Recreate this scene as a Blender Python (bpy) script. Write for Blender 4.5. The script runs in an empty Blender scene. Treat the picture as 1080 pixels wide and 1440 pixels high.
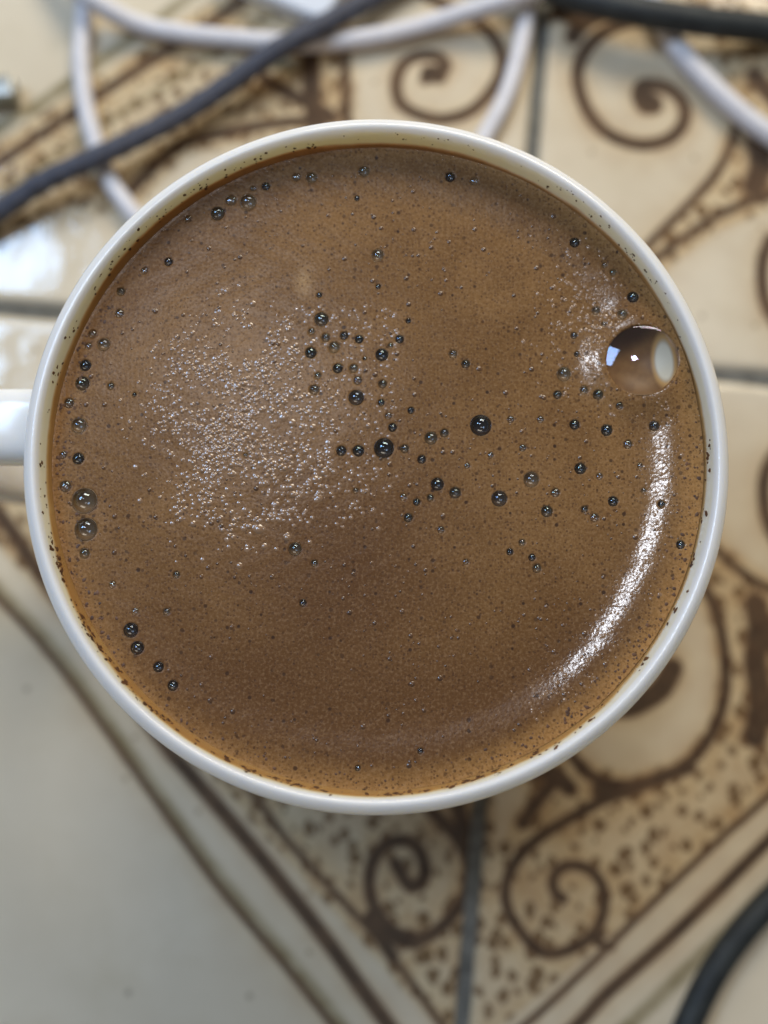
import bpy, math, random
import numpy as np
from mathutils import Matrix, Vector

rng = np.random.default_rng(7)
random.seed(7)
scene = bpy.context.scene
COL = scene.collection
MM = 0.001

# ------------------------------------------------------------------ camera
PITCH, YAW = 0.12604, -0.00708
CAM = np.array([-0.087, -24.17, 204.48])          # millimetres
FPX, CX, CY = 1568.0, 540.0, 720.0                # of the 1080 x 1440 photograph


def cam_rot():
    cp, sp = math.cos(PITCH), math.sin(PITCH)
    cy, sy = math.cos(YAW), math.sin(YAW)
    Rx = np.array([[1, 0, 0], [0, cp, -sp], [0, sp, cp]])
    Ry = np.array([[cy, 0, sy], [0, 1, 0], [-sy, 0, cy]])
    return Ry @ Rx


RC = cam_rot()


def at(px, py, z=0.0):
    """Where the line of sight through a point of the photograph meets the level z (mm)."""
    d = RC @ np.array([(px - CX) / FPX, -(py - CY) / FPX, -1.0])
    t = (z - CAM[2]) / d[2]
    return CAM + d * t


cam_data = bpy.data.cameras.new("camera")
cam = bpy.data.objects.new("camera", cam_data)
COL.objects.link(cam)
M = Matrix.Identity(4)
for i in range(3):
    for j in range(3):
        M[i][j] = RC[i, j]
    M[i][3] = CAM[i] * MM
cam.matrix_world = M
cam_data.sensor_fit = 'HORIZONTAL'
cam_data.sensor_width = 36
cam_data.lens = 36 * FPX / 1080
cam_data.clip_start = 0.01
cam_data.clip_end = 20
cam_data.dof.use_dof = True
cam_data.dof.focus_distance = 0.1365
cam_data.dof.aperture_fstop = 11.5
scene.camera = cam

# ------------------------------------------------------------------ light
world = bpy.data.worlds.new("World")
scene.world = world
world.use_nodes = True
wbg = world.node_tree.nodes["Background"]
wbg.inputs[0].default_value = (1.0, 0.94, 0.86, 1)
wbg.inputs[1].default_value = 0.135


def area(name, loc, target, sx, sy, power, color):
    l = bpy.data.lights.new(name, 'AREA')
    l.shape = 'RECTANGLE'
    l.size, l.size_y = sx, sy
    l.energy = power
    l.color = color
    o = bpy.data.objects.new(name, l)
    COL.objects.link(o)
    o.location = loc
    o.rotation_euler = (Vector(target) - Vector(loc)).to_track_quat('-Z', 'Y').to_euler()
    return o


area("window_light", (-0.36, 0.222, 0.60), (-0.03, 0.02, 0.05), 0.24, 0.15, 2.15, (0.44, 0.66, 1.0))
area("room_light", (0.10, 0.44, 0.34), (0.0, 0.05, 0.03), 0.36, 0.15, 2.2, (1.0, 0.90, 0.74))
area("ceiling_light", (-0.10, 0.20, 0.85), (-0.02, 0.0, 0.06), 0.075, 0.075, 0.95, (0.86, 0.91, 1.0))

scene.view_settings.view_transform = 'Standard'
scene.view_settings.look = 'None'
scene.view_settings.exposure = 0.08
scene.view_settings.gamma = 1.0
scene.cycles.max_bounces = 10
scene.cycles.transparent_max_bounces = 12
scene.cycles.use_denoising = True
scene.cycles.sample_clamp_indirect = 6


# ------------------------------------------------------------------ node helpers
class Mat:
    def __init__(self, name):
        self.m = bpy.data.materials.new(name)
        self.m.use_nodes = True
        self.nt = self.m.node_tree
        self.b = self.nt.nodes["Principled BSDF"]

    def n(self, t, **kw):
        nd = self.nt.nodes.new(t)
        for k, v in kw.items():
            setattr(nd, k, v)
        return nd

    def link(self, a, b):
        self.nt.links.new(a, b)

    def val(self, v, sock):
        if isinstance(v, bpy.types.NodeSocket):
            self.link(v, sock)
        else:
            sock.default_value = v

    def math(self, op, a, b=0.0, c=0.0):
        nd = self.n('ShaderNodeMath', operation=op)
        self.val(a, nd.inputs[0])
        self.val(b, nd.inputs[1])
        self.val(c, nd.inputs[2])
        return nd.outputs[0]

    def mix(self, f, a, b, mode='MIX'):
        nd = self.n('ShaderNodeMix', data_type='RGBA', blend_type=mode)
        self.val(f, nd.inputs[0])
        self.val(a if not isinstance(a, tuple) else (*a, 1), nd.inputs[6])
        self.val(b if not isinstance(b, tuple) else (*b, 1), nd.inputs[7])
        return nd.outputs[2]

    def coord(self, kind='Object'):
        return self.n('ShaderNodeTexCoord').outputs[kind]

    def noise(self, scale, detail=3, rough=0.5, vec=None):
        nd = self.n('ShaderNodeTexNoise')
        self.link(vec or self.coord(), nd.inputs['Vector'])
        nd.inputs['Scale'].default_value = scale
        nd.inputs['Detail'].default_value = detail
        nd.inputs['Roughness'].default_value = rough
        return nd.outputs[0]

    def voro(self, scale, vec=None, rand=1.0, feature='F1'):
        nd = self.n('ShaderNodeTexVoronoi', feature=feature, voronoi_dimensions='2D')
        self.link(vec or self.coord(), nd.inputs['Vector'])
        nd.inputs['Scale'].default_value = scale
        nd.inputs['Randomness'].default_value = rand
        return nd

    def ramp(self, f, lo, hi, a=0.0, b=1.0, smooth=True):
        nd = self.n('ShaderNodeMapRange', interpolation_type='SMOOTHSTEP' if smooth else 'LINEAR')
        self.val(f, nd.inputs[0])
        self.val(lo, nd.inputs[1])
        self.val(hi, nd.inputs[2])
        self.val(a, nd.inputs[3])
        self.val(b, nd.inputs[4])
        return nd.outputs[0]

    def bump(self, h, strength, dist, normal=None):
        nd = self.n('ShaderNodeBump')
        nd.inputs['Strength'].default_value = strength
        nd.inputs['Distance'].default_value = dist
        self.link(h, nd.inputs['Height'])
        if normal is not None:
            self.link(normal, nd.inputs['Normal'])
        return nd.outputs[0]

    def set(self, **kw):
        for k, v in kw.items():
            s = self.b.inputs[k.replace('_', ' ')]
            if isinstance(v, tuple) and len(v) == 3 and s.type == 'RGBA':
                v = (*v, 1)
            self.val(v, s)
        return self


def attr(m, name):
    a = m.n('ShaderNodeAttribute', attribute_type='GEOMETRY', attribute_name=name)
    sp = m.n('ShaderNodeSeparateColor')
    m.link(a.outputs['Color'], sp.inputs[0])
    return sp.outputs[0], sp.outputs[1], sp.outputs[2], a.outputs['Alpha']


# ------------------------------------------------------------------ materials
def mat_tile():
    m = Mat("painted_glazed_tile")
    st, wash, spk, olive = attr(m, "paint")
    big = m.noise(18, 4)
    cream = m.mix(m.ramp(big, 0.3, 0.7), (0.645, 0.565, 0.425), (0.745, 0.67, 0.525))
    fine = m.noise(900, 3, 0.6)
    mid = m.noise(160, 4, 0.6)
    och = m.mix(m.ramp(mid, 0.3, 0.7), (0.60, 0.46, 0.26), (0.47, 0.32, 0.165))
    cream = m.mix(m.ramp(m.noise(70, 5, 0.6), 0.45, 0.8, 0, 0.35), cream, (0.52, 0.44, 0.29))
    dv = m.voro(95, None, 1.0)
    dsep = m.n('ShaderNodeSeparateColor')
    m.link(dv.outputs['Color'], dsep.inputs[0])
    dirt = m.math('MULTIPLY', m.math('GREATER_THAN', dsep.outputs[0], 0.72), m.ramp(dv.outputs['Distance'], 0.03, 0.075, 0.55, 0.0))
    cream = m.mix(dirt, cream, (0.16, 0.12, 0.07))
    c = m.mix(m.math('MULTIPLY', wash, m.ramp(mid, 0.15, 0.75, 0.65, 1.0)), cream, och)
    # hand-dabbed speckles
    mp = m.n('ShaderNodeMapping')
    m.link(m.coord(), mp.inputs[0])
    mp.inputs['Rotation'].default_value = (0, 0, 0.6)
    mp.inputs['Scale'].default_value = (1.0, 0.85, 1.0)
    wob = m.n('ShaderNodeTexNoise')
    m.link(mp.outputs[0], wob.inputs['Vector'])
    wob.inputs['Scale'].default_value = 420
    add = m.n('ShaderNodeVectorMath', operation='MULTIPLY_ADD')
    m.link(wob.outputs['Color'], add.inputs[0])
    add.inputs[1].default_value = (0.0018, 0.0018, 0)
    m.link(mp.outputs[0], add.inputs[2])
    v = m.voro(330, add.outputs[0], 0.85)
    rnd = m.n('ShaderNodeSeparateColor')
    m.link(v.outputs['Color'], rnd.inputs[0])
    rad = m.ramp(rnd.outputs[0], 0.1, 1.0, 0.16, 0.42, False)
    dot = m.ramp(m.math('SUBTRACT', v.outputs['Distance'], rad), -0.10, 0.10, 1.0, 0.0)
    dot = m.math('MULTIPLY', m.math('MULTIPLY', dot, spk), 0.85)
    c = m.mix(dot, c, (0.13, 0.07, 0.028))
    ol = m.math('MULTIPLY', olive, m.ramp(mid, 0.2, 0.8, 0.45, 0.9))
    c = m.mix(ol, c, (0.17, 0.135, 0.05))
    edge = m.math('MULTIPLY', st, m.ramp(fine, 0.25, 0.6, 0.9, 1.0))
    halo = m.ramp(edge, 0.02, 0.55, 0, 0.6)
    c = m.mix(halo, c, (0.25, 0.14, 0.075))
    c = m.mix(m.ramp(edge, 0.35, 0.85, 0, 0.90), c, m.mix(m.ramp(mid, 0.35, 0.65), (0.045, 0.028, 0.020), (0.095, 0.058, 0.036)))
    m.set(Base_Color=c, Roughness=0.08, IOR=1.5)
    hb = m.math('ADD', m.noise(55, 2, 0.5), m.math('MULTIPLY', m.noise(190, 2), 0.35))
    m.link(m.bump(hb, 0.20, 0.0014), m.b.inputs['Normal'])
    return m.m


def mat_grout():
    m = Mat("grey_grout")
    n = m.noise(500, 5, 0.65)
    big = m.noise(40, 3)
    c = m.mix(m.ramp(n, 0.3, 0.7), (0.085, 0.083, 0.072), (0.19, 0.185, 0.16))
    c = m.mix(m.ramp(big, 0.45, 0.75, 0, 0.6), c, (0.12, 0.11, 0.075))
    m.set(Base_Color=c, Roughness=0.8)
    m.link(m.bump(n, 0.6, 0.0006), m.b.inputs['Normal'])
    return m.m


def mat_ceramic():
    m = Mat("white_glazed_ceramic")
    stain = m.n('ShaderNodeAttribute', attribute_type='GEOMETRY', attribute_name='stain').outputs['Fac']
    n = m.noise(260, 4, 0.6)
    n2 = m.noise(70, 3, 0.5)
    s = m.math('ADD', stain, m.math('MULTIPLY', m.math('SUBTRACT', n, 0.5), m.math('MULTIPLY', m.ramp(stain, 0.02, 0.25), 0.32)))
    s = m.math('ADD', s, m.math('MULTIPLY', m.math('SUBTRACT', n2, 0.5), m.math('MULTIPLY', m.ramp(stain, 0.02, 0.25), 0.4)))
    c = m.mix(m.ramp(s, 0.02, 0.25), (0.80, 0.79, 0.76), (0.78, 0.73, 0.58))
    c = m.mix(m.ramp(s, 0.45, 0.85), c, (0.55, 0.36, 0.14))
    c = m.mix(m.ramp(s, 0.75, 1.0), c, (0.40, 0.22, 0.075))
    m.set(Base_Color=c, Roughness=0.16, IOR=1.5, Subsurface_Weight=0.6)
    m.b.inputs['Subsurface Radius'].default_value = (0.006, 0.0054, 0.0042)
    m.b.inputs['Subsurface Scale'].default_value = 1.0
    m.link(m.bump(m.noise(60, 2), 0.12, 0.0006), m.b.inputs['Normal'])
    return m.m


def foam_color(m):
    tone, orange, pale, wet = attr(m, "tone")
    wv = m.n('ShaderNodeVectorMath', operation='MULTIPLY_ADD')
    nz = m.n('ShaderNodeTexNoise')
    m.link(m.coord(), nz.inputs['Vector'])
    nz.inputs['Scale'].default_value = 38
    m.link(nz.outputs['Color'], wv.inputs[0])
    wv.inputs[1].default_value = (0.02, 0.02, 0)
    m.link(m.coord(), wv.inputs[2])
    big = m.noise(75, 5, 0.6, wv.outputs[0])
    mid = m.noise(260, 4, 0.6)
    fine = m.noise(2600, 3, 0.7)
    c = m.mix(m.ramp(big, 0.3, 0.7), (0.165, 0.080, 0.024), (0.245, 0.128, 0.045))
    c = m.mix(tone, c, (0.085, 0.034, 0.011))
    c = m.mix(orange, c, (0.38, 0.20, 0.065))
    c = m.mix(pale, c, (0.40, 0.25, 0.115))
    c = m.mix(m.ramp(mid, 0.35, 0.75, 0.0, 0.28), c, (0.15, 0.075, 0.030))
    c = m.mix(m.ramp(fine, 0.42, 0.72, 0.0, 0.42), c, (0.11, 0.052, 0.020))
    c = m.mix(m.ramp(fine, 0.56, 0.28, 0.0, 0.30), c, (0.38, 0.24, 0.13))
    # fine pores of three sizes
    hsum = None
    for sc, rmin, rmax, thr, dark, k in ((2600, 0.05, 0.42, 0.35, (0.085, 0.038, 0.016), 0.75),
                                         (1500, 0.03, 0.30, 0.50, (0.070, 0.032, 0.014), 0.8),
                                         (720, 0.02, 0.20, 0.60, (0.045, 0.022, 0.012), 1.0)):
        v = m.voro(sc, None, 1.0)
        sep = m.n('ShaderNodeSeparateColor')
        m.link(v.outputs['Color'], sep.inputs[0])
        rad = m.ramp(sep.outputs[0], thr, 1.0, 0.0, rmax, False)
        d = m.math('SUBTRACT', v.outputs['Distance'], rad)
        dot = m.ramp(d, -0.06, 0.05, 1.0, 0.0)
        dot = m.math('MULTIPLY', dot, m.math('GREATER_THAN', sep.outputs[0], thr))
        dot = m.math('MULTIPLY', dot, m.ramp(sep.outputs[1], 0.0, 1.0, 0.25, 1.0, False))
        c = m.mix(m.math('MULTIPLY', dot, k), c, dark)
        hsum = dot if hsum is None else m.math('ADD', hsum, dot)
    return c, hsum, wet


def mat_foam():
    m = Mat("coffee_foam")
    c, pores, wet = foam_color(m)
    v = m.voro(2300, None, 1.0, 'SMOOTH_F1')
    v2 = m.voro(4200, None, 1.0)
    h = m.math('ADD', m.math('MULTIPLY', v.outputs['Distance'], -1.0), m.math('MULTIPLY', v2.outputs['Distance'], -0.35))
    h = m.math('ADD', h, m.math('MULTIPLY', pores, -0.6))
    h = m.math('MULTIPLY', h, m.math('ADD', m.math('MULTIPLY', wet, -0.05), 0.75))
    nrm = m.bump(h, 0.30, 0.00005)
    m.set(Base_Color=c, Roughness=0.75, IOR=1.33, Specular_IOR_Level=0.2, Coat_Weight=m.math('MAXIMUM', wet, 0.20), Coat_Roughness=m.ramp(wet, 0.15, 0.7, 0.24, 0.14), Coat_IOR=1.5,
          Subsurface_Weight=0.06)
    m.b.inputs['Subsurface Radius'].default_value = (0.0012, 0.0007, 0.0004)
    m.b.inputs['Subsurface Scale'].default_value = 1.0
    m.link(nrm, m.b.inputs['Normal'])
    m.link(nrm, m.b.inputs['Coat Normal'])
    return m.m


def mat_bead():
    m = Mat("foam_bead")
    m.set(Base_Color=(0.24, 0.14, 0.075), Roughness=0.3, IOR=1.40, Coat_Weight=1.0, Coat_Roughness=0.13, Coat_IOR=1.6)
    return m.m


def mat_bowl(name, a, b):
    m = Mat(name)
    r = m.n('ShaderNodeObjectInfo').outputs['Random']
    m.set(Base_Color=m.mix(m.ramp(r, 0.15, 1.0), a, b), Roughness=0.10, IOR=1.4)
    return m.m


def mat_film(name, cols, k, rough=0.10):
    """A bubble's skin: clear, with the coloured reflections of a thin liquid film."""
    m = Mat(name)
    nt = m.nt
    nt.nodes.remove(m.b)
    out = [x for x in nt.nodes if x.type == 'OUTPUT_MATERIAL'][0]
    tr = m.n('ShaderNodeBsdfTransparent')
    gl = m.n('ShaderNodeBsdfGlossy')
    gl.inputs['Roughness'].default_value = rough
    n = m.noise(420, 2, 0.4)
    r = m.n('ShaderNodeObjectInfo').outputs['Random']
    f = m.math('FRACT', m.math('ADD', m.math('MULTIPLY', n, 2.6), m.math('MULTIPLY', r, 3.0)))
    cr = m.n('ShaderNodeValToRGB')
    els = cr.color_ramp.elements
    els[0].position, els[0].color = 0.0, (*cols[0], 1)
    els[1].position, els[1].color = 1.0, (*cols[0], 1)
    for i, cc in enumerate(cols[1:]):
        e = els.new((i + 1) / len(cols))
        e.color = (*cc, 1)
    m.link(f, cr.inputs[0])
    m.link(cr.outputs[0], gl.inputs['Color'])
    fr = m.n('ShaderNodeFresnel')
    fr.inputs[0].default_value = 1.36
    fac = m.math('MINIMUM', m.math('MULTIPLY', fr.outputs[0], k), 0.24)
    mx = m.n('ShaderNodeMixShader')
    m.link(fac, mx.inputs[0])
    m.link(tr.outputs[0], mx.inputs[1])
    m.link(gl.outputs[0], mx.inputs[2])
    m.link(mx.outputs[0], out.inputs[0])
    return m.m


def mat_plain(name, col, rough=0.5, ncol=None, nscale=300, bump=0.0, bscale=900, **kw):
    m = Mat(name)
    c = m.mix(m.ramp(m.noise(nscale, 4), 0.3, 0.7), col, ncol or col)
    m.set(Base_Color=c, Roughness=rough, **kw)
    if bump:
        m.link(m.bump(m.noise(bscale, 3), bump, 0.0004), m.b.inputs['Normal'])
    return m.m


MT = mat_tile()
MG = mat_grout()
MC = mat_ceramic()
MF = mat_foam()
MBEAD = mat_bead()
MBOWL = mat_bowl("dark_coffee_in_bubble", (0.025, 0.018, 0.016), (0.17, 0.105, 0.055))
MFAINT = mat_bowl("brown_foam_in_bubble", (0.09, 0.050, 0.026), (0.15, 0.080, 0.036))
MFILM = mat_film("bubble_film", [(0.75, 0.85, 1.0), (0.35, 0.6, 1.0), (0.8, 0.75, 1.0), (1.0, 0.95, 0.8), (0.6, 1.0, 0.85)], 3.2, 0.07)
MBIGFILM = mat_film("iridescent_bubble_film", [(1.0, 0.5, 0.95), (0.55, 0.55, 1.0), (0.45, 1.0, 0.75), (1.0, 0.55, 0.9), (0.9, 0.8, 1.0)], 2.6, 0.04)
MGROUND = mat_plain("coffee_grounds", (0.055, 0.024, 0.012), 0.55, (0.13, 0.055, 0.02), 900)
MWHITE = mat_plain("white_braided_cable", (0.73, 0.72, 0.74), 0.45, (0.64, 0.63, 0.66), 500, 0.3, 2500)
MBLUE = mat_plain("slate_blue_braided_cable", (0.040, 0.045, 0.066), 0.55, (0.065, 0.072, 0.10), 800, 0.5, 2500)
MBLACK = mat_plain("black_rubber_cable", (0.012, 0.016, 0.018), 0.6, (0.026, 0.032, 0.033), 300, 0.2, 1500)
MMETAL = mat_plain("brushed_steel", (0.42, 0.42, 0.38), 0.35, (0.36, 0.36, 0.33), 300, 0.1, 900, Metallic=0.85)
MPLAST = mat_plain("white_plastic", (0.76, 0.80, 0.86), 0.28, (0.72, 0.76, 0.82), 120)


# ------------------------------------------------------------------ mesh helpers
def tag(o, label=None, cat=None, group=None, kind=None):
    for k, v in (("label", label), ("category", cat), ("group", group), ("kind", kind)):
        if v:
            o[k] = v
    return o


def mesh_np(name, V, F, mat, parent=None, smooth=True, loc=(0, 0, 0)):
    """V in millimetres, F an (n,4) or (n,3) array or a list of faces."""
    me = bpy.data.meshes.new(name)
    V = np.asarray(V, float) * MM
    if isinstance(F, np.ndarray):
        k = F.shape[1]
        me.vertices.add(len(V))
        me.vertices.foreach_set('co', V.astype(np.float32).ravel())
        me.loops.add(F.size)
        me.loops.foreach_set('vertex_index', F.astype(np.int32).ravel())
        me.polygons.add(len(F))
        me.polygons.foreach_set('loop_start', np.arange(0, F.size, k, dtype=np.int32))
        me.polygons.foreach_set('loop_total', np.full(len(F), k, np.int32))
        me.update(calc_edges=True)
    else:
        me.from_pydata([tuple(v) for v in V], [], F)
        me.update()
    if smooth:
        me.polygons.foreach_set('use_smooth', np.ones(len(me.polygons), bool))
    if mat:
        me.materials.append(mat)
    o = bpy.data.objects.new(name, me)
    COL.objects.link(o)
    o.location = Vector(loc) * MM
    if parent:
        o.parent = parent
    return o


def set_color(o, name, A):
    a = o.data.attributes.new(name, 'FLOAT_COLOR', 'POINT')
    a.data.foreach_set('color', A.astype(np.float32).ravel())


def set_float(o, name, A):
    a = o.data.attributes.new(name, 'FLOAT', 'POINT')
    a.data.foreach_set('value', A.astype(np.float32).ravel())


def grid_faces(nu, nv, wrap_v=False):
    i = np.arange(nu - 1)[:, None]
    j = np.arange(nv if wrap_v else nv - 1)[None, :]
    j2 = (j + 1) % nv
    return np.stack([i * nv + j, i * nv + j2, (i + 1) * nv + j2, (i + 1) * nv + j], -1).reshape(-1, 4)


def spline(pts, step=0.8):
    P = np.asarray(pts, float)
    out = []
    Q = np.vstack([2 * P[0] - P[1], P, 2 * P[-1] - P[-2]])
    for i in range(1, len(Q) - 2):
        p0, p1, p2, p3 = Q[i - 1], Q[i], Q[i + 1], Q[i + 2]
        n = max(2, int(np.linalg.norm(p2 - p1) / step))
        t = (np.arange(n) / n)[:, None]
        out.append(0.5 * ((2 * p1) + (-p0 + p2) * t + (2 * p0 - 5 * p1 + 4 * p2 - p3) * t ** 2 + (-p0 + 3 * p1 - 3 * p2 + p3) * t ** 3))
    out.append(P[-1:])
    return np.vstack(out)


def tube(name, pts, r, mat, parent=None, braid=0.0, nseg=28, step=0.5, pitch=5.0, strands=6, flat=1.0):
    C = spline(pts, step)
    T = np.gradient(C, axis=0)
    T /= np.linalg.norm(T, axis=1)[:, None]
    up = np.array([0, 0, 1.0])
    S = np.cross(T, up)
    S /= np.linalg.norm(S, axis=1)[:, None]
    N = np.cross(S, T)
    s = np.concatenate([[0], np.cumsum(np.linalg.norm(np.diff(C, axis=0), axis=1))])
    ph = np.linspace(0, 2 * np.pi, nseg, endpoint=False)
    rr = np.full((len(C), nseg), r)
    if braid:
        a = np.sin(strands * ph[None] + s[:, None] * 2 * np.pi / pitch)
        b = np.sin(strands * ph[None] - s[:, None] * 2 * np.pi / pitch)
        rr = rr * (1 + braid * np.maximum(a, b))
    V = C[:, None] + rr[..., None] * (np.cos(ph)[None, :, None] * S[:, None] + flat * np.sin(ph)[None, :, None] * N[:, None])
    F = grid_faces(len(C), nseg, True)
    V = V.reshape(-1, 3)
    n = len(V)
    V = np.vstack([V, C[0], C[-1]])
    faces = F.tolist()
    for j in range(nseg):
        faces.append([n, (j + 1) % nseg, j])
        b0 = (len(C) - 1) * nseg
        faces.append([n + 1, b0 + j, b0 + (j + 1) % nseg])
    return mesh_np(name, V, faces, mat, parent)


def lathe(name, prof, mat, parent=None, n=256):
    P = np.asarray(prof, float)
    ph = np.linspace(0, 2 * np.pi, n, endpoint=False)
    V = np.stack([P[:, 0, None] * np.cos(ph), P[:, 0, None] * np.sin(ph), np.repeat(P[:, 1, None], n, 1)], -1).reshape(-1, 3)
    return mesh_np(name, V, grid_faces(len(P), n, True), mat, parent)


def rounded_box(name, lx, ly, lz, rad, mat, parent, loc, rz=0.0, seg=5):
    """Box of rounded corners and edges, sitting with its base at loc."""
    import bmesh
    bm = bmesh.new()
    bmesh.ops.create_cube(bm, size=1)
    for v in bm.verts:
        v.co = Vector((v.co.x * lx, v.co.y * ly, (v.co.z + 0.5) * lz)) * MM
    bmesh.ops.bevel(bm, geom=bm.edges[:], offset=rad * MM, segments=seg, profile=0.5, affect='EDGES')
    me = bpy.data.meshes.new(name)
    bm.to_mesh(me)
    bm.free()
    me.polygons.foreach_set('use_smooth', np.ones(len(me.polygons), bool))
    me.materials.append(mat)
    o = bpy.data.objects.new(name, me)
    COL.objects.link(o)
    if parent:
        o.parent = parent
    o.location = Vector(loc) * MM
    o.rotation_euler = (0, 0, rz)
    return o


def empty(name, loc=(0, 0, 0)):
    o = bpy.data.objects.new(name, None)
    COL.objects.link(o)
    o.location = Vector(loc) * MM
    o.empty_display_size = 0.01
    return o


# ------------------------------------------------------------------ tiled worktop
TH = math.radians(-5.35)
U = np.array([math.cos(TH), math.sin(TH)])
W = np.array([-math.sin(TH), math.cos(TH)])
CROSS = np.array([26.3, 31.6])
S, G = 150.0, 2.3

# painted strokes, traced on the photograph and carried to the worktop: (kind, half width mm, points)
ST = []


def stroke(w, pts, kind='s', soft=0.85):
    P = np.array([at(x, y)[:2] for x, y in pts])
    if len(P) > 2:
        P = spline(np.c_[P, np.zeros(len(P))], 2.2)[:, :2]
    ST.append((kind, w * 1.22, soft, P))


# frame bands of the diamond
stroke(1.05, [(-150, 545), (0, 725), (50, 797), (227, 1040), (260, 1080), (350, 1185), (450, 1310), (530, 1420), (650, 1580)])
stroke(0.35, [(-110, 500), (60, 700), (360, 1122), (420, 1200), (480, 1265), (547, 1340), (620, 1440), (655, 1490)])
stroke(0.9, [(-220, 580), (-60, 770), (67, 905), (133, 992), (190, 1072), (300, 1225), (400, 1345), (480, 1445), (590, 1600)], 'o', 0.9)
stroke(0.30, [(-220, 590), (-60, 780), (67, 917), (187, 1080), (300, 1237), (400, 1357), (480, 1457)])
stroke(0.35, [(655, 1500), (740, 1440), (830, 1357), (900, 1287), (1020, 1173), (1080, 1120), (1300, 905)])
stroke(0.85, [(655, 1590), (735, 1510), (813, 1440), (853, 1397), (933, 1327), (1003, 1260), (1080, 1183), (1300, 965)])
stroke(0.9, [(780, 1540), (887, 1440), (927, 1402), (967, 1363), (1080, 1252), (1300, 1030)], 'o', 0.9)
stroke(0.9, [(-210, 350), (0, 180), (44, 155), (94, 119), (139, 88), (194, 47), (300, -30), (500, -190)], 'o', 0.8)
stroke(0.75, [(-160, 335), (0, 228), (55, 190), (103, 158), (144, 130), (205, 90), (240, 67), (330, 8), (520, -130)], 's', 0.8)
stroke(0.30, [(-120, 350), (60, 232), (150, 172), (240, 115), (320, 62), (440, -20), (560, -110)], 'o', 0.5)
# upper left: leaf outline and branch under the dark cable
stroke(0.75, [(170, 285), (190, 262), (230, 222), (262, 200), (330, 184), (400, 172), (470, 168)])
stroke(1.5, [(436, 66), (437, 105), (441, 154), (446, 200)])
stroke(1.0, [(372, 112), (400, 128), (432, 145), (462, 160)])
stroke(0.6, [(340, 60), (362, 80), (392, 92), (430, 95)], 'o', 0.8)
stroke(0.6, [(486, 66), (486, 110), (488, 165), (500, 215)])
stroke(0.5, [(300, 40), (380, 55), (440, 66)], 'o', 0.6)
# upper middle scroll
stroke(0.85, [(598, 112), (604, 100), (620, 100), (627, 92), (615, 79), (590, 78), (567, 90), (557, 115), (562, 145), (590, 162), (625, 168), (665, 155), (695, 122), (707, 90), (698, 58), (677, 35), (650, 18), (600, -5)])
stroke(1.5, [(604, 103), (616, 106)])
# upper right scroll
stroke(0.95, [(922, 152), (906, 152), (897, 136), (902, 120), (920, 119), (945, 127), (963, 150), (960, 176), (940, 196), (905, 204), (865, 194), (835, 170), (817, 135), (812, 100), (825, 68), (850, 45), (880, 33), (930, 20), (990, 10)])
stroke(1.6, [(910, 140), (918, 146)])
stroke(1.3, [(806, 52), (816, 36), (842, 22), (900, 5)])
stroke(1.2, [(770, 10), (800, 20), (830, 15)], 's', 1.2)
# leaf from the right edge
stroke(0.55, [(1045, 150), (1034, 180), (1025, 212), (1005, 246), (970, 286), (920, 336), (870, 392)])
stroke(0.55, [(1160, 262), (1080, 277), (1045, 287), (1005, 305), (965, 332), (930, 358), (880, 405)])
stroke(1.8, [(1066, 200), (1070, 235), (1060, 262)], 's', 1.6)
stroke(1.5, [(1062, 108), (1080, 130), (1100, 150)], 's', 0.8)
stroke(0.9, [(1084, 335), (1073, 365), (1072, 400), (1080, 435), (1110, 480)])
stroke(0.9, [(1100, 625), (1078, 660), (1074, 700), (1084, 745), (1120, 800)])
stroke(0.5, [(985, 745), (1012, 777), (1040, 802), (1080, 827), (1150, 850)])
# petal ring, lower right, with its eye
stroke(0.75, [(960, 800), (990, 825), (1010, 870), (1020, 930), (1018, 985), (1002, 1030), (975, 1066), (940, 1090), (900, 1103), (860, 1103), (830, 1090), (808, 1068), (795, 1045)])
stroke(1.7, [(945, 940), (930, 968), (905, 985), (880, 995), (840, 990)], 's', 0.9)
stroke(1.7, [(1062, 850), (1068, 880), (1062, 930), (1070, 980), (1062, 1035)], 's', 1.4)
stroke(1.1, [(1080, 880), (1100, 940), (1085, 1010)], 's', 1.4)
# lower right scroll
stroke(1.0, [(970, 1078), (920, 1097), (880, 1112), (850, 1122)])
stroke(1.4, [(845, 1112), (868, 1110)], 's', 1.0)
stroke(0.68, [(868, 1113), (835, 1132), (800, 1152), (760, 1176), (727, 1208), (711, 1245), (715, 1282), (740, 1320), (766, 1341), (800, 1336), (834, 1315), (849, 1280), (847, 1245), (826, 1221), (797, 1217), (778, 1233), (780, 1254), (792, 1264)])
stroke(0.45, [(848, 1312), (838, 1325), (860, 1332)], 's', 0.8)
stroke(1.2, [(745, 1085), (775, 1085), (800, 1108)], 's', 0.8)
stroke(0.9, [(778, 1100), (755, 1128), (735, 1158)], 's', 0.9)
# lower left scroll
stroke(0.85, [(575, 1090), (607, 1140), (630, 1163), (650, 1190), (661, 1222), (657, 1253), (640, 1283), (613, 1310), (583, 1323), (557, 1313), (534, 1288), (521, 1260), (520, 1227), (530, 1200), (550, 1184), (577, 1183), (593, 1202), (598, 1227), (590, 1243), (577, 1247), (567, 1234), (556, 1214)])
stroke(1.3, [(535, 1300), (555, 1315), (583, 1323)], 's', 0.8)
stroke(1.1, [(640, 1115), (648, 1150), (655, 1185)], 's', 0.9)
stroke(0.8, [(520, 1290), (537, 1322), (552, 1345)], 's', 1.2)

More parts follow.
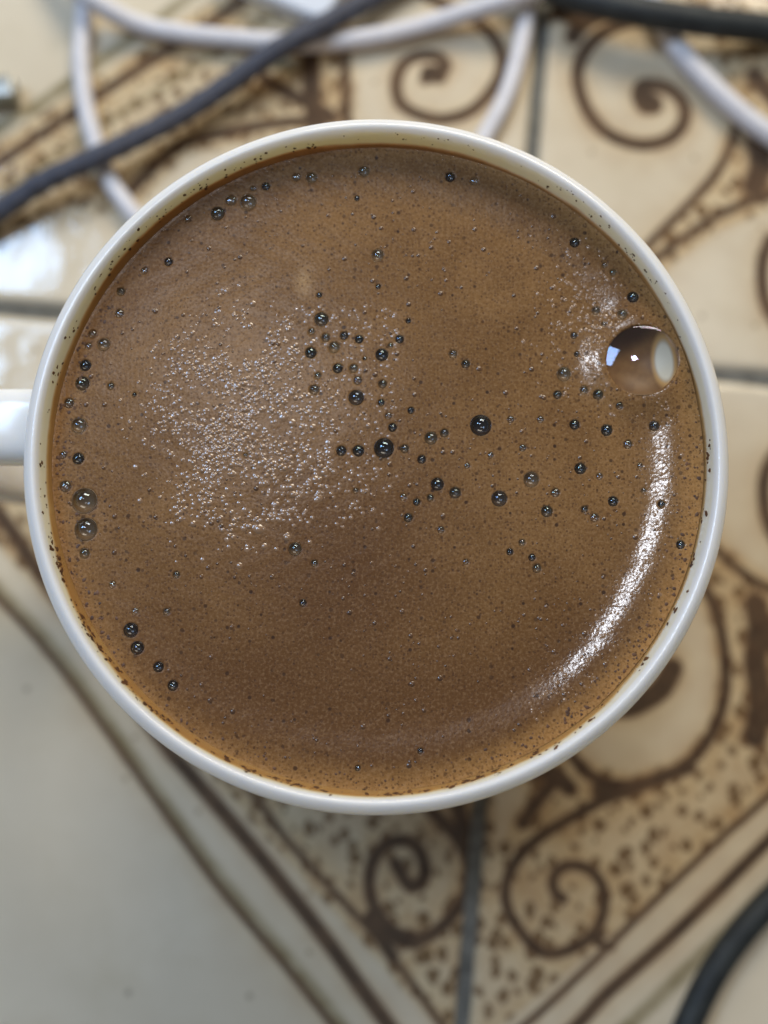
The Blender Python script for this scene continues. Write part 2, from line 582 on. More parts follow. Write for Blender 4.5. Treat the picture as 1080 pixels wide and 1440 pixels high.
# clear petals inside the diamond (no speckle)
PETALS = [
    [(500, -60), (492, 60), (494, 215), (560, 330), (700, 400), (780, 430), (900, 370), (1000, 260), (1030, 170), (1010, 60), (960, -20), (700, -100)],
    [(930, 380), (1010, 320), (1090, 290), (1220, 330), (1230, 620), (1180, 840), (1080, 815), (1010, 765), (960, 650), (900, 500)],
    [(780, 860), (960, 810), (1000, 860), (1014, 950), (1000, 1020), (960, 1070), (890, 1095), (820, 1075), (760, 1000)],
    [(170, 310), (260, 215), (350, 195), (480, 180), (540, 330), (400, 480), (200, 420)],
    [(230, 480), (480, 560), (560, 800), (420, 980), (250, 880), (130, 660)],
    [(-60, 370), (60, 330), (160, 290), (200, 310), (180, 420), (130, 560), (60, 700), (-20, 600), (-120, 480)],
    [(690, 1105), (745, 1090), (745, 1130), (700, 1190)],
]
PETALS = [np.array([at(x, y)[:2] for x, y in p]) for p in PETALS]
DIAMOND = np.array([at(x, y)[:2] for x, y in [(655, 1492), (-330, 415), (790, -330), (1760, 560)]])


def seg_dist(X, A, B):
    d = B - A
    t = np.clip(((X - A) @ d) / max(1e-9, d @ d), 0, 1)
    return np.hypot(*(X - A - t[:, None] * d).T)


def poly_dist(X, P, closed=True):
    D = np.full(len(X), 1e9)
    n = len(P)
    for i in range(n if closed else n - 1):
        D = np.minimum(D, seg_dist(X, P[i], P[(i + 1) % n]))
    return D


def inside(X, P):
    c = np.zeros(len(X), bool)
    n = len(P)
    for i in range(n):
        a, b = P[i], P[(i + 1) % n]
        k = ((a[1] > X[:, 1]) != (b[1] > X[:, 1])) & (X[:, 0] < (b[0] - a[0]) * (X[:, 1] - a[1]) / (b[1] - a[1] + 1e-12) + a[0])
        c ^= k
    return c


def sm(x, a, b):
    t = np.clip((x - a) / (b - a), 0, 1)
    return t * t * (3 - 2 * t)


def paint(X):
    s = np.zeros(len(X))
    o = np.zeros(len(X))
    near = np.full(len(X), 1e9)
    for kind, w, soft, P in ST:
        lo, hi = P.min(0) - 8, P.max(0) + 8
        k = np.where((X[:, 0] > lo[0]) & (X[:, 0] < hi[0]) & (X[:, 1] > lo[1]) & (X[:, 1] < hi[1]))[0]
        if not len(k):
            continue
        d = poly_dist(X[k], P, False)
        v = 1 - sm(d, w * 0.7 - soft * 0.3, w + soft)
        if kind == 's':
            s[k] = np.maximum(s[k], v)
            near[k] = np.minimum(near[k], d - w)
        else:
            o[k] = np.maximum(o[k], v)
    dd = poly_dist(X, DIAMOND)
    ins = inside(X, DIAMOND)
    field = np.where(ins, sm(dd, 0.0, 1.0), 0)
    pet = np.zeros(len(X))
    for P in PETALS:
        d = poly_dist(X, P) * np.where(inside(X, P), 1, -1)
        pet = np.maximum(pet, sm(d, -0.5, 1.5))
    halo = np.exp(-np.clip(near, 0, None) / 3.2)
    spk = field * (1 - pet)
    wash = np.clip(spk * 0.66 + 0.62 * halo + 0.12 * pet * field, 0, 1)
    return np.stack([s, wash, spk, o], 1)


def tile_mesh(ox, oy, n, painted):
    w = S - G
    # finer steps at the rounded edge, even ones inside
    e = np.array([0, 0.15, 0.35, 0.6, 0.9, 1.3, 1.8])
    t = np.concatenate([e, np.linspace(2.4, w - 2.4, n), (w - e)[::-1]])
    uu, vv = np.meshgrid(t, t, indexing='ij')
    edge = np.minimum(np.minimum(uu, w - uu), np.minimum(vv, w - vv))
    q = np.clip(1 - edge / 1.8, 0, 1)
    z = -1.5 * (1 - np.sqrt(np.clip(1 - q * q, 0, 1)))
    a, b = ox * S + G / 2 + uu, oy * S + G / 2 + vv
    # hand-made edges are never ruler straight
    wob = 0.22 * np.sin(a * 0.13 + oy * 2) * sm(q, 0, 1)
    XY = CROSS + a[..., None] * U + (b + wob)[..., None] * W
    V = np.concatenate([XY, z[..., None]], -1).reshape(-1, 3)
    N = len(t)
    F = grid_faces(N, N)
    # skirt
    ring = np.concatenate([np.arange(0, N), np.arange(2 * N - 1, N * N, N), np.arange(N * N - 2, N * (N - 1) - 1, -1), np.arange(N * (N - 2), 0, -N)])
    low = V[ring].copy()
    low[:, 2] = -6.0
    k = len(ring)
    i = np.arange(k)
    SK = np.stack([ring[i], len(V) + i, len(V) + (i + 1) % k, ring[(i + 1) % k]], 1)
    V = np.vstack([V, low])
    F = np.vstack([F, SK])
    return V, F


counter = tag(empty("tiled_worktop"), "cream glazed tile worktop painted with brown scrolls and a banded diamond", "worktop", kind="structure")
for i in range(-2, 2):
    for j in range(-2, 2):
        main = i in (-1, 0) and j in (-1, 0)
        V, F = tile_mesh(i, j, 230 if main else 24, main)
        o = mesh_np("tile", V, F, MT, counter)
        A = paint(V[:, :2]) if main else np.zeros((len(V), 4))
        set_color(o, "paint", A)
# grout bed: one sheet a millimetre below the tile tops, slightly uneven
gx = np.linspace(-2 * S, 2 * S, 301)
a, b = np.meshgrid(gx, gx, indexing='ij')
XY = CROSS + a[..., None] * U + b[..., None] * W
z = -0.85 + 0.10 * np.sin(a * 0.9) * np.sin(b * 0.7) + rng.normal(0, 0.04, a.shape)
mesh_np("grout", np.concatenate([XY, z[..., None]], -1).reshape(-1, 3), grid_faces(301, 301), MG, counter)

# ------------------------------------------------------------------ cup
cup = tag(empty("cup"), "round white glazed ceramic coffee cup filled almost to the rim", "cup")
RIM = 72.0
RO = 43.0
# (radius, height): foot, outside wall, lip, inside wall, inside floor
prof = [(0.01, 1.6), (22, 1.6), (24.5, 1.2), (25.5, 0.2), (27.5, 0.0), (28.6, 0.8), (29.5, 3.5), (31.8, 8), (34.6, 15), (37.2, 24),
        (39.2, 34), (40.7, 45), (41.7, 55), (42.5, 63), (42.95, 67), (43.15, 68.8), (43.1, 69.9), (42.85, 70.8), (42.4, 71.45), (41.9, 71.85),
        (41.5, 71.97), (41.2, 71.8), (41.0, 71.3), (40.75, 70.4), (40.5, 69.2), (40.2, 68.2), (39.8, 67), (39.2, 65), (37.9, 55),
        (36.6, 45), (34.8, 34), (32.5, 24), (30, 16), (26, 9), (20, 6), (10, 5), (0.01, 5)]
P = np.array(prof)
dense = spline(np.c_[P, np.zeros(len(P))], 0.5)[:, :2]
body = lathe("body", dense, MC, cup, 320)
co = np.empty(len(body.data.vertices) * 3, np.float32)
body.data.vertices.foreach_get('co', co)
co = co.reshape(-1, 3) / MM
rr = np.hypot(co[:, 0], co[:, 1])
an = np.arctan2(co[:, 1], co[:, 0])
inner = (rr < 41.4) & (co[:, 2] > 4)
level = 69.05 + 1.0 * sm(-np.sin(an + 0.2), 0.0, 0.8) + 0.25 * np.sin(an * 3 + 1) + 0.12 * np.sin(an * 11)
hh = co[:, 2] - level
stn = np.where(hh < 0, 1.0, 0.17 + 0.83 * np.exp(-hh / (0.6 + 0.5 * sm(-np.sin(an + 0.2), 0.0, 0.8))))
stn *= 1 - sm(co[:, 2], 70.9, 71.6)
set_float(body, "stain", np.where(inner, stn, 0))


def handle():
    pts = []
    for a in np.linspace(0, 1, 60):
        ph = math.pi * (0.5 - a)
        x = -41.5 - 22.5 * max(0, math.cos(ph)) ** 0.72
        z = 40.5 + 22.5 * math.sin(ph)
        pts.append((x, 0.0, z))
    C = np.array(pts)
    C[0, 0], C[-1, 0] = -40.6, -34.2
    C = spline(C, 0.8)
    T = np.gradient(C, axis=0)
    T /= np.linalg.norm(T, axis=1)[:, None]
    Yv = np.array([0, 1.0, 0])
    N = np.cross(T, Yv)
    N /= np.linalg.norm(N, axis=1)[:, None]
    ph = np.linspace(0, 2 * np.pi, 48, endpoint=False)
    e = 0.55
    cx = np.sign(np.cos(ph)) * np.abs(np.cos(ph)) ** e * 4.8
    sx = np.sign(np.sin(ph)) * np.abs(np.sin(ph)) ** e * 3.6
    V = C[:, None] + cx[None, :, None] * Yv + sx[None, :, None] * N[:, None]
    V = V.reshape(-1, 3)
    V[:, 1] += 3.9
    ang = math.radians(-1.0)
    R2 = np.array([[math.cos(ang), -math.sin(ang), 0], [math.sin(ang), math.cos(ang), 0], [0, 0, 1]])
    o = mesh_np("handle", V @ R2.T, grid_faces(len(C), 48, True), MC, cup)
    set_float(o, "stain", np.zeros(len(o.data.vertices)))


handle()

# ------------------------------------------------------------------ coffee with its foam
Z0, HSTEP, RSTEP, WSTEP = 68.05, 0.92, 35.2, 1.05
RW = 40.35


COLLAR = None


def foam_z(x, y):
    r = np.hypot(x, y)
    an = np.arctan2(y, x)
    rs = RSTEP + 0.35 * np.sin(an * 2 + 0.6) + 0.18 * np.sin(an * 5)
    side = 0.5 + 0.5 * np.cos(an + 0.30)
    z = Z0 + HSTEP * (0.12 + 0.88 * side ** 1.5) / (1 + np.exp(-(r - rs) / WSTEP))
    z = z + 0.04 * np.exp(-(RW - r) / 0.3)
    if COLLAR is not None:
        dc = np.hypot(x - COLLAR[0], y - COLLAR[1])
        z = z + 0.55 * np.exp(-(np.clip(dc - COLLAR[2] - 0.3, 0, None) / 2.3) ** 2)
    z = z + 0.05 * np.sin(x * 0.16 + 1) * np.sin(y * 0.13) + 0.012 * np.sin(x * 1.1 + np.sin(y * .7) * 2) * np.sin(y * 1.3)
    return z


BUB = [(349, 284, 12), (306, 300, 10), (325, 282, -8), (374, 262, 6), (356, 265, -4), (417, 249, -6), (438, 250, 8), (512, 241, 8), (633, 249, 7), (667, 255, -6),
       (502, 279, 4), (264, 308, -5), (237, 368, 6), (203, 381, -5), (170, 410, 6), (168, 441, -6), (146, 484, 9), (130, 470, -6),
       (124, 487, -5), (120, 514, 8), (116, 539, 10), (156, 543, 5), (189, 555, 3), (97, 567, -7), (111, 598, 11), (110, 645, 8),
       (89, 640, -5), (92, 684, -8), (119, 704, 18), (121, 744, 16), (119, 778, 7), (158, 822, -5), (190, 860, -5), (184, 886, 10),
       (193, 911, 9), (223, 938, 7), (243, 964, 7), (531, 359, 9), (532, 403, 4), (449, 415, 4), (452, 449, 10), (438, 466, 5),
       (458, 475, 6), (484, 472, 6), (470, 488, 8), (505, 477, 6), (437, 496, 8), (537, 499, 9), (549, 486, 4), (562, 477, 6),
       (475, 518, 7), (497, 518, 6), (513, 504, 3), (447, 528, 5), (503, 535, -6), (538, 540, 6), (442, 548, 7), (501, 559, 11),
       (536, 566, 5), (578, 577, 5), (546, 585, -5), (552, 601, 6), (540, 630, 14), (480, 634, 7), (504, 634, 8), (569, 631, 6),
       (606, 616, 9), (625, 609, 6), (593, 646, 6), (676, 598, 15), (637, 498, 6), (655, 512, 6), (574, 451, 4), (615, 681, 9),
       (640, 693, 8), (586, 706, 5), (567, 699, -5), (605, 700, 5), (574, 728, 6), (702, 701, 11), (747, 674, 11), (816, 659, 8),
       (781, 693, -6), (769, 719, 8), (822, 716, 5), (836, 728, -6), (862, 705, 7), (717, 776, 5), (734, 763, 5), (748, 784, 5),
       (755, 799, 6), (415, 772, 9), (442, 792, 5), (426, 848, 5), (793, 526, 10), (784, 555, 6), (821, 549, 6), (841, 555, 7),
       (808, 597, 7), (853, 605, 8), (871, 571, -5), (920, 599, 7), (883, 625, -6), (890, 418, 8), (808, 341, 7), (862, 383, 5),
       (850, 373, 4), (838, 437, 6), (875, 442, 7), (849, 456, 4), (807, 472, 5), (811, 498, 4), (930, 709, 5), (957, 766, 6),
       (248, 808, 5), (234, 860, 5), (591, 1056, 4), (718, 590, -5), (735, 630, -5), (657, 655, -4), (760, 590, -5), (690, 640, -4),
       (620, 745, -5), (655, 790, -4), (500, 690, 4), (843, 670, -5), (900, 655, -4), (905, 690, 4), (503, 1080, 4), (345, 640, 3)]
BIG = (903, 506, 53)


def surf(px, py):
    z = Z0
    for _ in range(5):
        p = at(px, py, z)
        z = float(foam_z(p[0], p[1]))
    return at(px, py, z)


_c = surf(BIG[0], BIG[1])
COLLAR = (_c[0], _c[1], BIG[2] * (CAM[2] - _c[2]) / FPX * 0.97)      # foam heaped up round the large bubble
bl = []
for (px, py, r) in BUB + [BIG]:
    c = surf(px, py)
    rm = abs(r) * (CAM[2] - c[2]) / FPX * 0.97
    bl.append((c, rm, r < 0, r == 53))

# foam: a fine grid in the disc, pushed down into a pit under every bubble
h = 0.16
gx = np.arange(-RW - h, RW + 2 * h, h)
N = len(gx)
xx, yy = np.meshgrid(gx, gx, indexing='ij')
r = np.hypot(xx, yy)
f = np.where(r > RW - 0.0, RW / np.maximum(r, 1e-6), 1.0)      # outermost ring snapped to the wall
xs, ys = xx * f, yy * f
zz = foam_z(xs, ys)
big = bl[-1]

zz = zz + rng.normal(0, 0.0012, zz.shape)
for c, rm, faint, isbig in bl:
    i0, i1 = np.searchsorted(gx, [c[0] - rm * 2 - h, c[0] + rm * 2 + h])
    j0, j1 = np.searchsorted(gx, [c[1] - rm * 2 - h, c[1] + rm * 2 + h])
    sx, sy = xs[i0:i1, j0:j1], ys[i0:i1, j0:j1]
    d = np.hypot(sx - c[0], sy - c[1]) / rm
    dep = rm * 1.25 * (1 - sm(d, 0.80 if rm > 0.5 else 0.5, 1.0))
    zz[i0:i1, j0:j1] -= np.minimum(dep, 4.8)
keep = r <= RW + h * 1.0
idx = -np.ones(N * N, int)
kk = np.where(keep.ravel())[0]
idx[kk] = np.arange(len(kk))
F = grid_faces(N, N)
F = idx[F]
F = F[(F >= 0).all(1)]
V = np.stack([xs, ys, zz], -1).reshape(-1, 3)[kk]
coffee = tag(empty("coffee", (0, 0, 0)), "brown coffee with a fine bubbly foam filling the white cup", "coffee")
# grid winding gives upward normals when u=x, v=y are swapped, so flip
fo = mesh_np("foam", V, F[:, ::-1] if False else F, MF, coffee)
X = V[:, :2]
rr = np.hypot(*X.T)
an = np.arctan2(X[:, 1], X[:, 0])
tc = surf(470, 850)[:2]
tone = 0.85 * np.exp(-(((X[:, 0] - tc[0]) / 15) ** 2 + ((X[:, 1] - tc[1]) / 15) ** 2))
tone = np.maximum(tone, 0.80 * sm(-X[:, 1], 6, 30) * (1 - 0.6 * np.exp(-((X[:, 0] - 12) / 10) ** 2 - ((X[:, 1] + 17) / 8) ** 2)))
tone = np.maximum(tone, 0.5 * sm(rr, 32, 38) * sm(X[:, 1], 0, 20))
t2 = surf(560, 660)[:2]
tone += 0.25 * np.exp(-(((X[:, 0] - t2[0]) / 9) ** 2 + ((X[:, 1] - t2[1]) / 12) ** 2))
ew = 1.15 + 0.45 * np.sin(an * 2 + 0.9) + 0.25 * np.sin(an * 7 + 2) + 0.5 * sm(-np.sin(an), 0.0, 0.9)
orange = 0.75 * np.exp(-np.clip(RW - rr, 0, None) / ew)
orange += 0.45 * sm(rr, 36.5, 39) * sm(np.cos(an + 0.7), 0.1, 0.9)
pc = surf(427, 397)[:2]
wp = surf(838, 470)[:2]
pale = 0.75 * np.exp(-(((X[:, 0] - pc[0]) / 1.0) ** 2 + ((X[:, 1] - pc[1]) / 1.7) ** 2))
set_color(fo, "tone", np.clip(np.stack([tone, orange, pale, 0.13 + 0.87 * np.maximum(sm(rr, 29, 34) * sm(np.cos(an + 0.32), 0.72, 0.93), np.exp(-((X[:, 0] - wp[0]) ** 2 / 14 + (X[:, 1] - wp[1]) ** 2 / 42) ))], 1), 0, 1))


def cap_data(name, hgt, rim=1.0, nr=10, na=28, lo=0.0, flange=0.0):
    """Unit spherical cap: radius rim, height hgt (negative for a bowl)."""
    V, F = [], []
    a = abs(hgt)
    R = (rim * rim + a * a) / (2 * a)
    th = math.acos((R - a) / R) if a <= R else math.pi - math.asin(rim / R)
    rings = []
    for k in range(1, nr + 1):
        t = th * k / nr
        rings.append((R * math.sin(t), (a - R + R * math.cos(t)) * (1 if hgt > 0 else -1) + lo))
    if flange:
        rings.append((rim * (1 + flange), lo + 0.0))
        rings.append((rim * (1 + flange * 1.4), lo - 0.10))
    V.append((0, 0, hgt + lo))
    for (q, z) in rings:
        for j in range(na):
            V.append((q * math.cos(2 * math.pi * j / na), q * math.sin(2 * math.pi * j / na), z))
    for j in range(na):
        F.append((0, 1 + j, 1 + (j + 1) % na))
    for k in range(len(rings) - 1):
        for j in range(na):
            a0, b0 = 1 + k * na, 1 + (k + 1) * na
            F.append((a0 + j, b0 + j, b0 + (j + 1) % na, a0 + (j + 1) % na))
    me = bpy.data.meshes.new(name)
    me.from_pydata(V, [], F)
    me.polygons.foreach_set('use_smooth', np.ones(len(F), bool))
    me.update()
    return me


film = cap_data("bubble", 0.72)
film.materials.append(MFILM)
bowls = []
for mt in (MBOWL, MFAINT):
    b = cap_data("bubble_bowl", -0.80, flange=0.05, lo=0.03)
    b.materials.append(mt)
    bowls.append(b)
for c, rm, faint, isbig in bl[:-1]:
    o = bpy.data.objects.new("bubble", film)
    COL.objects.link(o)
    o.parent = coffee
    e = 0.03
    dx = (foam_z(c[0] + e, c[1]) - foam_z(c[0] - e, c[1])) / (2 * e)
    dy = (foam_z(c[0], c[1] + e) - foam_z(c[0], c[1] - e)) / (2 * e)
    o.location = Vector(c) * MM
    o.rotation_euler = Vector((-dx, -dy, 1)).to_track_quat('Z', 'Y').to_euler()
    s = rm * MM
    o.scale = (s, s, s * (0.55 if faint else 1.0))
    b = bpy.data.objects.new("bubble_bowl", bowls[1] if faint else bowls[0])
    COL.objects.link(b)
    b.parent = o

# the large bubble by the wall
c, rm = bl[-1][0], bl[-1][1]
bigf = cap_data("bubble", 0.17, nr=24, na=64)
bigf.materials.append(MBIGFILM)
o = bpy.data.objects.new("bubble", bigf)
COL.objects.link(o)
o.parent = coffee
o.location = Vector((c[0], c[1], c[2] + 0.02)) * MM
o.rotation_euler = (math.radians(1), math.radians(-7), 0)
o.scale = (rm * MM,) * 3
tag(o, "large iridescent bubble against the cup wall")
bb = cap_data("bubble_bowl", -0.36, nr=40, na=96, flange=0.02, lo=-0.02)
mb = Mat("large_bubble_bowl")
ms, mshade, mrim, _ = attr(mb, "patch")
nn = mb.noise(3.0, 4)
cc = mb.mix(mb.ramp(nn, 0.3, 0.7), (0.20, 0.105, 0.040), (0.15, 0.075, 0.028))
cc = mb.mix(mshade, cc, (0.06, 0.032, 0.018))  # shade of the bowl's upper-left side, painted into its colour
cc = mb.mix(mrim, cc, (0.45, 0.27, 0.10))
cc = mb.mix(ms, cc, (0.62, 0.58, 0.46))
mb.set(Base_Color=cc, Roughness=0.42, IOR=1.33)
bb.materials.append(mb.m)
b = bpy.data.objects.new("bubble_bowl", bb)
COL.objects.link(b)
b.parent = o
co = np.array([v.co[:] for v in bb.vertices])
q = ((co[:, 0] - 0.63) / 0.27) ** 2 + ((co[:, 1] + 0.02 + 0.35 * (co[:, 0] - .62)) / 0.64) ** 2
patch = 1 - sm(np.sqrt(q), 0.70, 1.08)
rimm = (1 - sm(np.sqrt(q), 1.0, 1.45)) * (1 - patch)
ring = np.hypot(co[:, 0], co[:, 1])
bowl_shade = sm(co[:, 1] * 0.9 - co[:, 0] * 0.35, 0.05, 0.45) * (1 - sm(np.sqrt(q), 0.9, 1.3)) * 0 + \
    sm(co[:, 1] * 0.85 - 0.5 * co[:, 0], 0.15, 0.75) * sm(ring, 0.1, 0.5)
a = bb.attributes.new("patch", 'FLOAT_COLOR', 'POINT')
a.data.foreach_set('color', np.stack([patch, bowl_shade * (1 - patch), rimm, np.ones(len(co))], 1).astype(np.float32).ravel())

# ------------------------------------------------------------------ tiny beads of foam (nobody could count them)
beads = []


def bead(px, py, rp, hf=0.2):
    c = surf(px, py)
    if math.hypot(c[0], c[1]) > 38.8:
        return
    rm = rp * (CAM[2] - c[2]) / FPX
    for bc, br, _, _ in bl:
        if (bc[0] - c[0]) ** 2 + (bc[1] - c[1]) ** 2 < (br * 0.98 + rm) ** 2:
            return
    beads.append((c[0], c[1], c[2], rm, hf))


ang = math.radians(-52)
for _ in range(2900):
    px = 325 + rng.normal(0, 62)
    py = 595 + rng.normal(0, 78)
    if ((px - 345) / 185) ** 2 + ((py - 590) / 200) ** 2 > rng.uniform(0.55, 1.15):
        continue
    if math.sin(px * 0.045 + py * 0.03) + math.sin(py * 0.06 - px * 0.021 + 2) + rng.normal(0, 0.9) < -0.5:
        continue
    k = np.clip((px - 210) / 260 * 0.6 + (py - 430) / 300 * 0.4, 0, 1)
    bead(px, py, abs(rng.normal(1.7 + 1.6 * k, 0.7 + 0.7 * k)) + 0.7, rng.uniform(0.10, 0.42))
for _ in range(520):
    px, py = rng.uniform(380, 560), rng.uniform(430, 745)
    if (px - 560) / 180 + (py - 430) / 500 > rng.uniform(0.2, 0.6):
        continue
    bead(px, py, rng.uniform(1.8, 4.0))
for px, py, q in [(343, 743, 5), (322, 769, 4), (389, 772, 4), (348, 768, 4), (360, 740, 4), (372, 744, 3), (285, 787, 4), (248, 790, 3), (436, 762, 4), (434, 735, 4),
                  (494, 728, 4), (485, 729, 4), (240, 762, 3), (296, 730, 3), (301, 729, 4), (279, 727, 4), (371, 724, 4), (511, 691, 5), (449, 693, 5), (529, 660, 5),
                  (421, 661, 5), (446, 703, 5), (530, 664, 4), (470, 663, 5), (456, 664, 4), (464, 651, 5), (368, 680, 5), (340, 697, 4), (320, 688, 5), (431, 650, 5),
                  (384, 490, 4), (393, 555, 5), (387, 580, 5), (457, 573, 4), (483, 594, 4), (359, 659, 5), (370, 651, 5), (438, 573, 4), (442, 603, 4), (204, 625, 3), (219, 579, 3), (206, 580, 3)]:
    bead(px, py, q * 0.95)
for _ in range(520):       # along the bright foam edge on the right
    t = rng.uniform(0, 1)
    a = math.radians(-40 + 100 * t)
    rad = rng.normal(407, 15)
    bead(529 + rad * math.cos(a), 654 + rad * math.sin(a) * 0.99, abs(rng.normal(1.4, 0.8)) + 0.6)
for _ in range(420):
    px, py = rng.normal(832, 30), rng.normal(455, 60)
    bead(px, py, abs(rng.normal(1.6, 0.8)) + 0.7)
Vb, Fb = [], []
nr, na = 4, 10
for (x, y, z, rm, hf) in beads:
    base = len(Vb)
    a_ = hf
    R = (1 + a_ * a_) / (2 * a_)
    th = math.acos((R - a_) / R)
    Vb.append((x, y, z + rm * hf - 0.02))
    for k in range(1, nr + 1):
        t = th * k / nr
        q, zk = R * math.sin(t) * rm, (a_ - R + R * math.cos(t)) * rm - 0.02
        for j in range(na):
            Vb.append((x + q * math.cos(2 * math.pi * j / na), y + q * math.sin(2 * math.pi * j / na), z + zk))
    for j in range(na):
        Fb.append((base, base + 1 + j, base + 1 + (j + 1) % na))
    for k in range(nr - 1):
        a0, b0 = base + 1 + k * na, base + 1 + (k + 1) * na
        for j in range(na):
            Fb.append((a0 + j, b0 + j, b0 + (j + 1) % na, a0 + (j + 1) % na))
tag(mesh_np("foam_beads", Vb, Fb, MBEAD, coffee), kind="stuff")

# pinprick bubbles: hundreds of them, hardly two pixels wide
Vp, Fp = [], []
for k in range(1500):
    a, q = rng.uniform(0, 2 * np.pi), 38.5 * math.sqrt(rng.uniform(0, 1))
    x, y = q * math.cos(a), q * math.sin(a)
    if math.sin(x * 0.31 + 1) + math.sin(y * 0.27 + x * 0.1) + rng.normal(0, 0.8) < -0.2:
        continue
    rm = float(np.clip(rng.exponential(0.10), 0.03, 0.30)) + 0.07
    if any((c[0] - x) ** 2 + (c[1] - y) ** 2 < (r_ + rm) ** 2 for c, r_, _, _ in bl):
        continue
    z = float(foam_z(x, y))
    base = len(Vp)
    Vp.append((x, y, z + 0.30 * rm))
    for t, zz_ in ((0.55, 0.22), (1.0, -0.05)):
        for j in range(10):
            Vp.append((x + rm * t * math.cos(0.628 * j), y + rm * t * math.sin(0.628 * j), z + rm * zz_))
    for j in range(10):
        Fp.append((base, base + 1 + j, base + 1 + (j + 1) % 10))
        Fp.append((base + 1 + j, base + 11 + j, base + 11 + (j + 1) % 10, base + 1 + (j + 1) % 10))
MPIN = mat_plain("pinprick_bubble", (0.075, 0.040, 0.022), 0.15, (0.14, 0.072, 0.034), 500)
tag(mesh_np("pinprick_bubbles", Vp, Fp, MPIN, coffee), kind="stuff")

# ------------------------------------------------------------------ coffee grounds stuck to the wall and the foam's edge
Vg, Fg = [], []


def fleck(p, n, size, el):
    n = Vector(n).normalized()
    t = n.orthogonal().normalized()
    t.rotate(Matrix.Rotation(random.uniform(0, 6.28), 3, n))
    b = n.cross(t)
    base = len(Vg)
    m = 7
    top = Vector(p) + n * size * 0.35
    Vg.append(tuple(top))
    for j in range(m):
        q = size * random.uniform(0.6, 1.25)
        a = 2 * math.pi * j / m
        Vg.append(tuple(Vector(p) + t * q * math.cos(a) * el + b * q * math.sin(a) - n * 0.03))
    for j in range(m):
        Fg.append((base, base + 1 + j, base + 1 + (j + 1) % m))


def wall_r(z):
    k = dense[(dense[:, 0] < 41.5) & (dense[:, 1] > 60) & (dense[:, 1] < 72.01)]
    k = k[np.argsort(k[:, 1])]
    return float(np.interp(z, k[:, 1], k[:, 0]))


def ground_at(deg, z, size, el=1.3):
    a = math.radians(deg)
    q = wall_r(z)
    fleck((q * math.cos(a), q * math.sin(a), z), (-math.cos(a), -math.sin(a), 0.25), size, el)


for _ in range(60):        # sparse on the far side
    d = random.choice([random.uniform(30, 75), random.uniform(75, 150), random.uniform(20, 60)])
    z = random.uniform(69.6, 71.2)
    s0 = random.uniform(0.10, 0.24)
    ground_at(d, z, s0)
    if random.random() < 0.5:
        ground_at(d + random.uniform(-.6, .6), z + random.uniform(-.3, .3), s0 * 0.7)
for _ in range(95):        # left wall
    ground_at(random.uniform(100, 215), random.uniform(69.3, 71.0), random.uniform(0.12, 0.30))
for _ in range(230):       # near and right: a broken line of grounds
    d = random.uniform(-165, 5)
    if d > -45 and random.random() < 0.5:
        continue
    z = random.gauss(69.9, 0.45)
    if z < 69.1 or z > 71.2:
        continue
    s0 = random.uniform(0.14, 0.42)
    ground_at(d, z, s0, 1.6)
    if random.random() < 0.5:
        for q in range(random.randint(1, 3)):
            ground_at(d + random.gauss(0, 0.7), min(71, z + random.gauss(0, 0.2)), s0 * random.uniform(0.4, 0.9))
for _ in range(260):       # floating on the outer foam
    d = math.radians(random.choice([random.uniform(-150, 15), random.uniform(-70, 5), random.uniform(150, 215)]))
    q = 40.2 - abs(random.gauss(0, 1.1)) - 0.2
    x, y = q * math.cos(d), q * math.sin(d)
    fleck((x, y, float(foam_z(x, y)) + 0.01), (0, 0, 1), random.uniform(0.09, 0.30), 1.2)
tag(mesh_np("coffee_grounds", Vg, Fg, MGROUND, coffee), kind="stuff")

# ------------------------------------------------------------------ cables and things on the worktop


def cable_path(pts, r):
    """pts: photograph points with an optional lift (mm) of the cable's underside."""
    out = []
    for p in pts:
        lift = p[2] if len(p) > 2 else 0.0
        z = lift + r
        out.append(at(p[0], p[1], z))
    return out


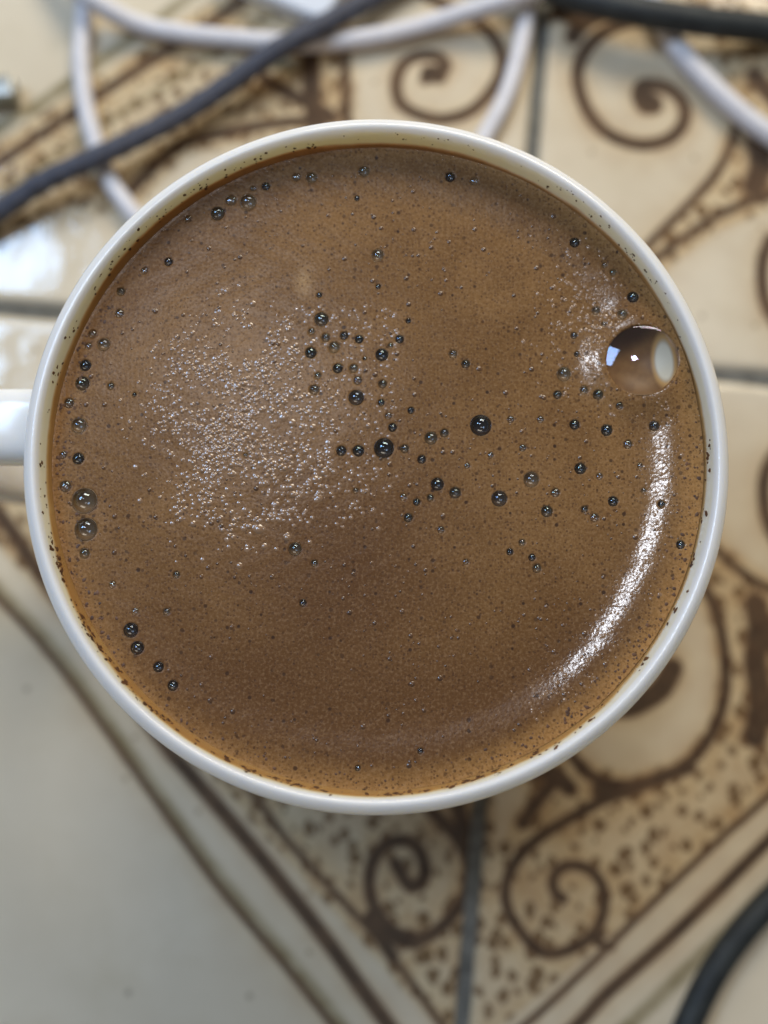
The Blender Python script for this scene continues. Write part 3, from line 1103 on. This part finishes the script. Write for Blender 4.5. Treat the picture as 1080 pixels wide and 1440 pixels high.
r = 1.72
tag(tube("white_cable", cable_path([(100, -160), (112, -70), (118, 10), (114, 80), (119, 140), (132, 195), (150, 245), (172, 280), (200, 312), (260, 345),
                                    (360, 330), (480, 300), (600, 255), (660, 222), (688, 182), (712, 135), (729, 80), (738, 35), (744, -10), (748, -90), (760, -180)], r),
         r, MWHITE, None, 0.02, 24, 0.6, 1.6, 10),
    "white cable looping down behind the cup, passing under the other cables", "cable")
r = 1.85
tag(tube("white_cable", cable_path([(20, -130, 0), (70, -60, 2.0), (118, -12, 3.9), (150, 12, 2.6), (200, 36, 0.3), (260, 48, 0), (330, 55, 0), (400, 60, 0), (480, 58, 0), (540, 50, 0),
                                    (600, 35, 0.3), (660, 16, 2.0), (725, -4, 4.0), (800, -30, 2.4), (900, -80, 0)], r), r, MWHITE, None, 0.02, 24, 0.6, 1.6, 10),
    "white cable sagging in a shallow arc across the top, left of the grout line", "cable")
r = 2.05
tag(tube("white_cable", cable_path([(880, -120), (905, -30), (935, 38), (962, 80), (1003, 124), (1050, 166), (1110, 208), (1200, 260), (1320, 320)], r), r, MWHITE, None, 0.02, 24, 0.6, 1.6, 10),
    "white cable running down to the right from under the thick black cable", "cable")
r = 1.95
tag(tube("braided_cable", cable_path([(-220, 420, 0), (-90, 352, 0.2), (0, 297, 1.8), (60, 256, 3.2), (138, 220, 3.9), (200, 190, 3.4), (262, 157, 2.6), (330, 112, 2.8), (390, 70, 3.9),
                                      (440, 42, 3.6), (500, 10, 2.4), (560, -22, 0.8), (680, -80, 0)], r), r, MBLUE, None, 0.05, 32, 0.35, 4.4, 4),
    "dark slate-blue braided cable crossing the upper left corner diagonally", "cable")
r = 2.75
tag(tube("black_cable", cable_path([(560, -120, 0), (680, -50, 0), (780, -14, 2.2), (860, 8, 4.0), (930, 21, 4.4), (1000, 31, 3.4), (1080, 40, 1.4), (1180, 50, 0), (1320, 70, 0)], r), r, MBLACK, None, 0.0, 32),
    "thick black rubber cable across the upper right corner, over a white cable", "cable")
r = 2.4
tag(tube("black_cable", cable_path([(900, 1640), (930, 1530), (968, 1440), (1002, 1370), (1040, 1315), (1088, 1262), (1150, 1205), (1240, 1150)], r), r, MBLACK, None, 0.0, 32),
    "black cable curving through the lower right corner over the striped border", "cable")

# steel plug reaching in from the left edge
pl = tag(empty("metal_plug", at(-20, 140)), "grey metal plug end poking in at the left edge, above the braided cable", "plug")
rounded_box("shell", 12, 4.6, 4.6, 0.7, MMETAL, pl, (0.9, 0, 0.2), 0.10)
rounded_box("housing", 22, 9, 6, 1.6, MPLAST, pl, (-15.8, -1.6, 0), 0.10)

# white flat charger lying beyond the braided cable
ch = tag(empty("power_adapter", at(415, -50)), "flat pale white plastic block behind the braided cable at the top edge", "adapter")
rounded_box("case", 24, 22, 5.0, 1.0, MPLAST, ch, (0, 0, 0), -0.42)
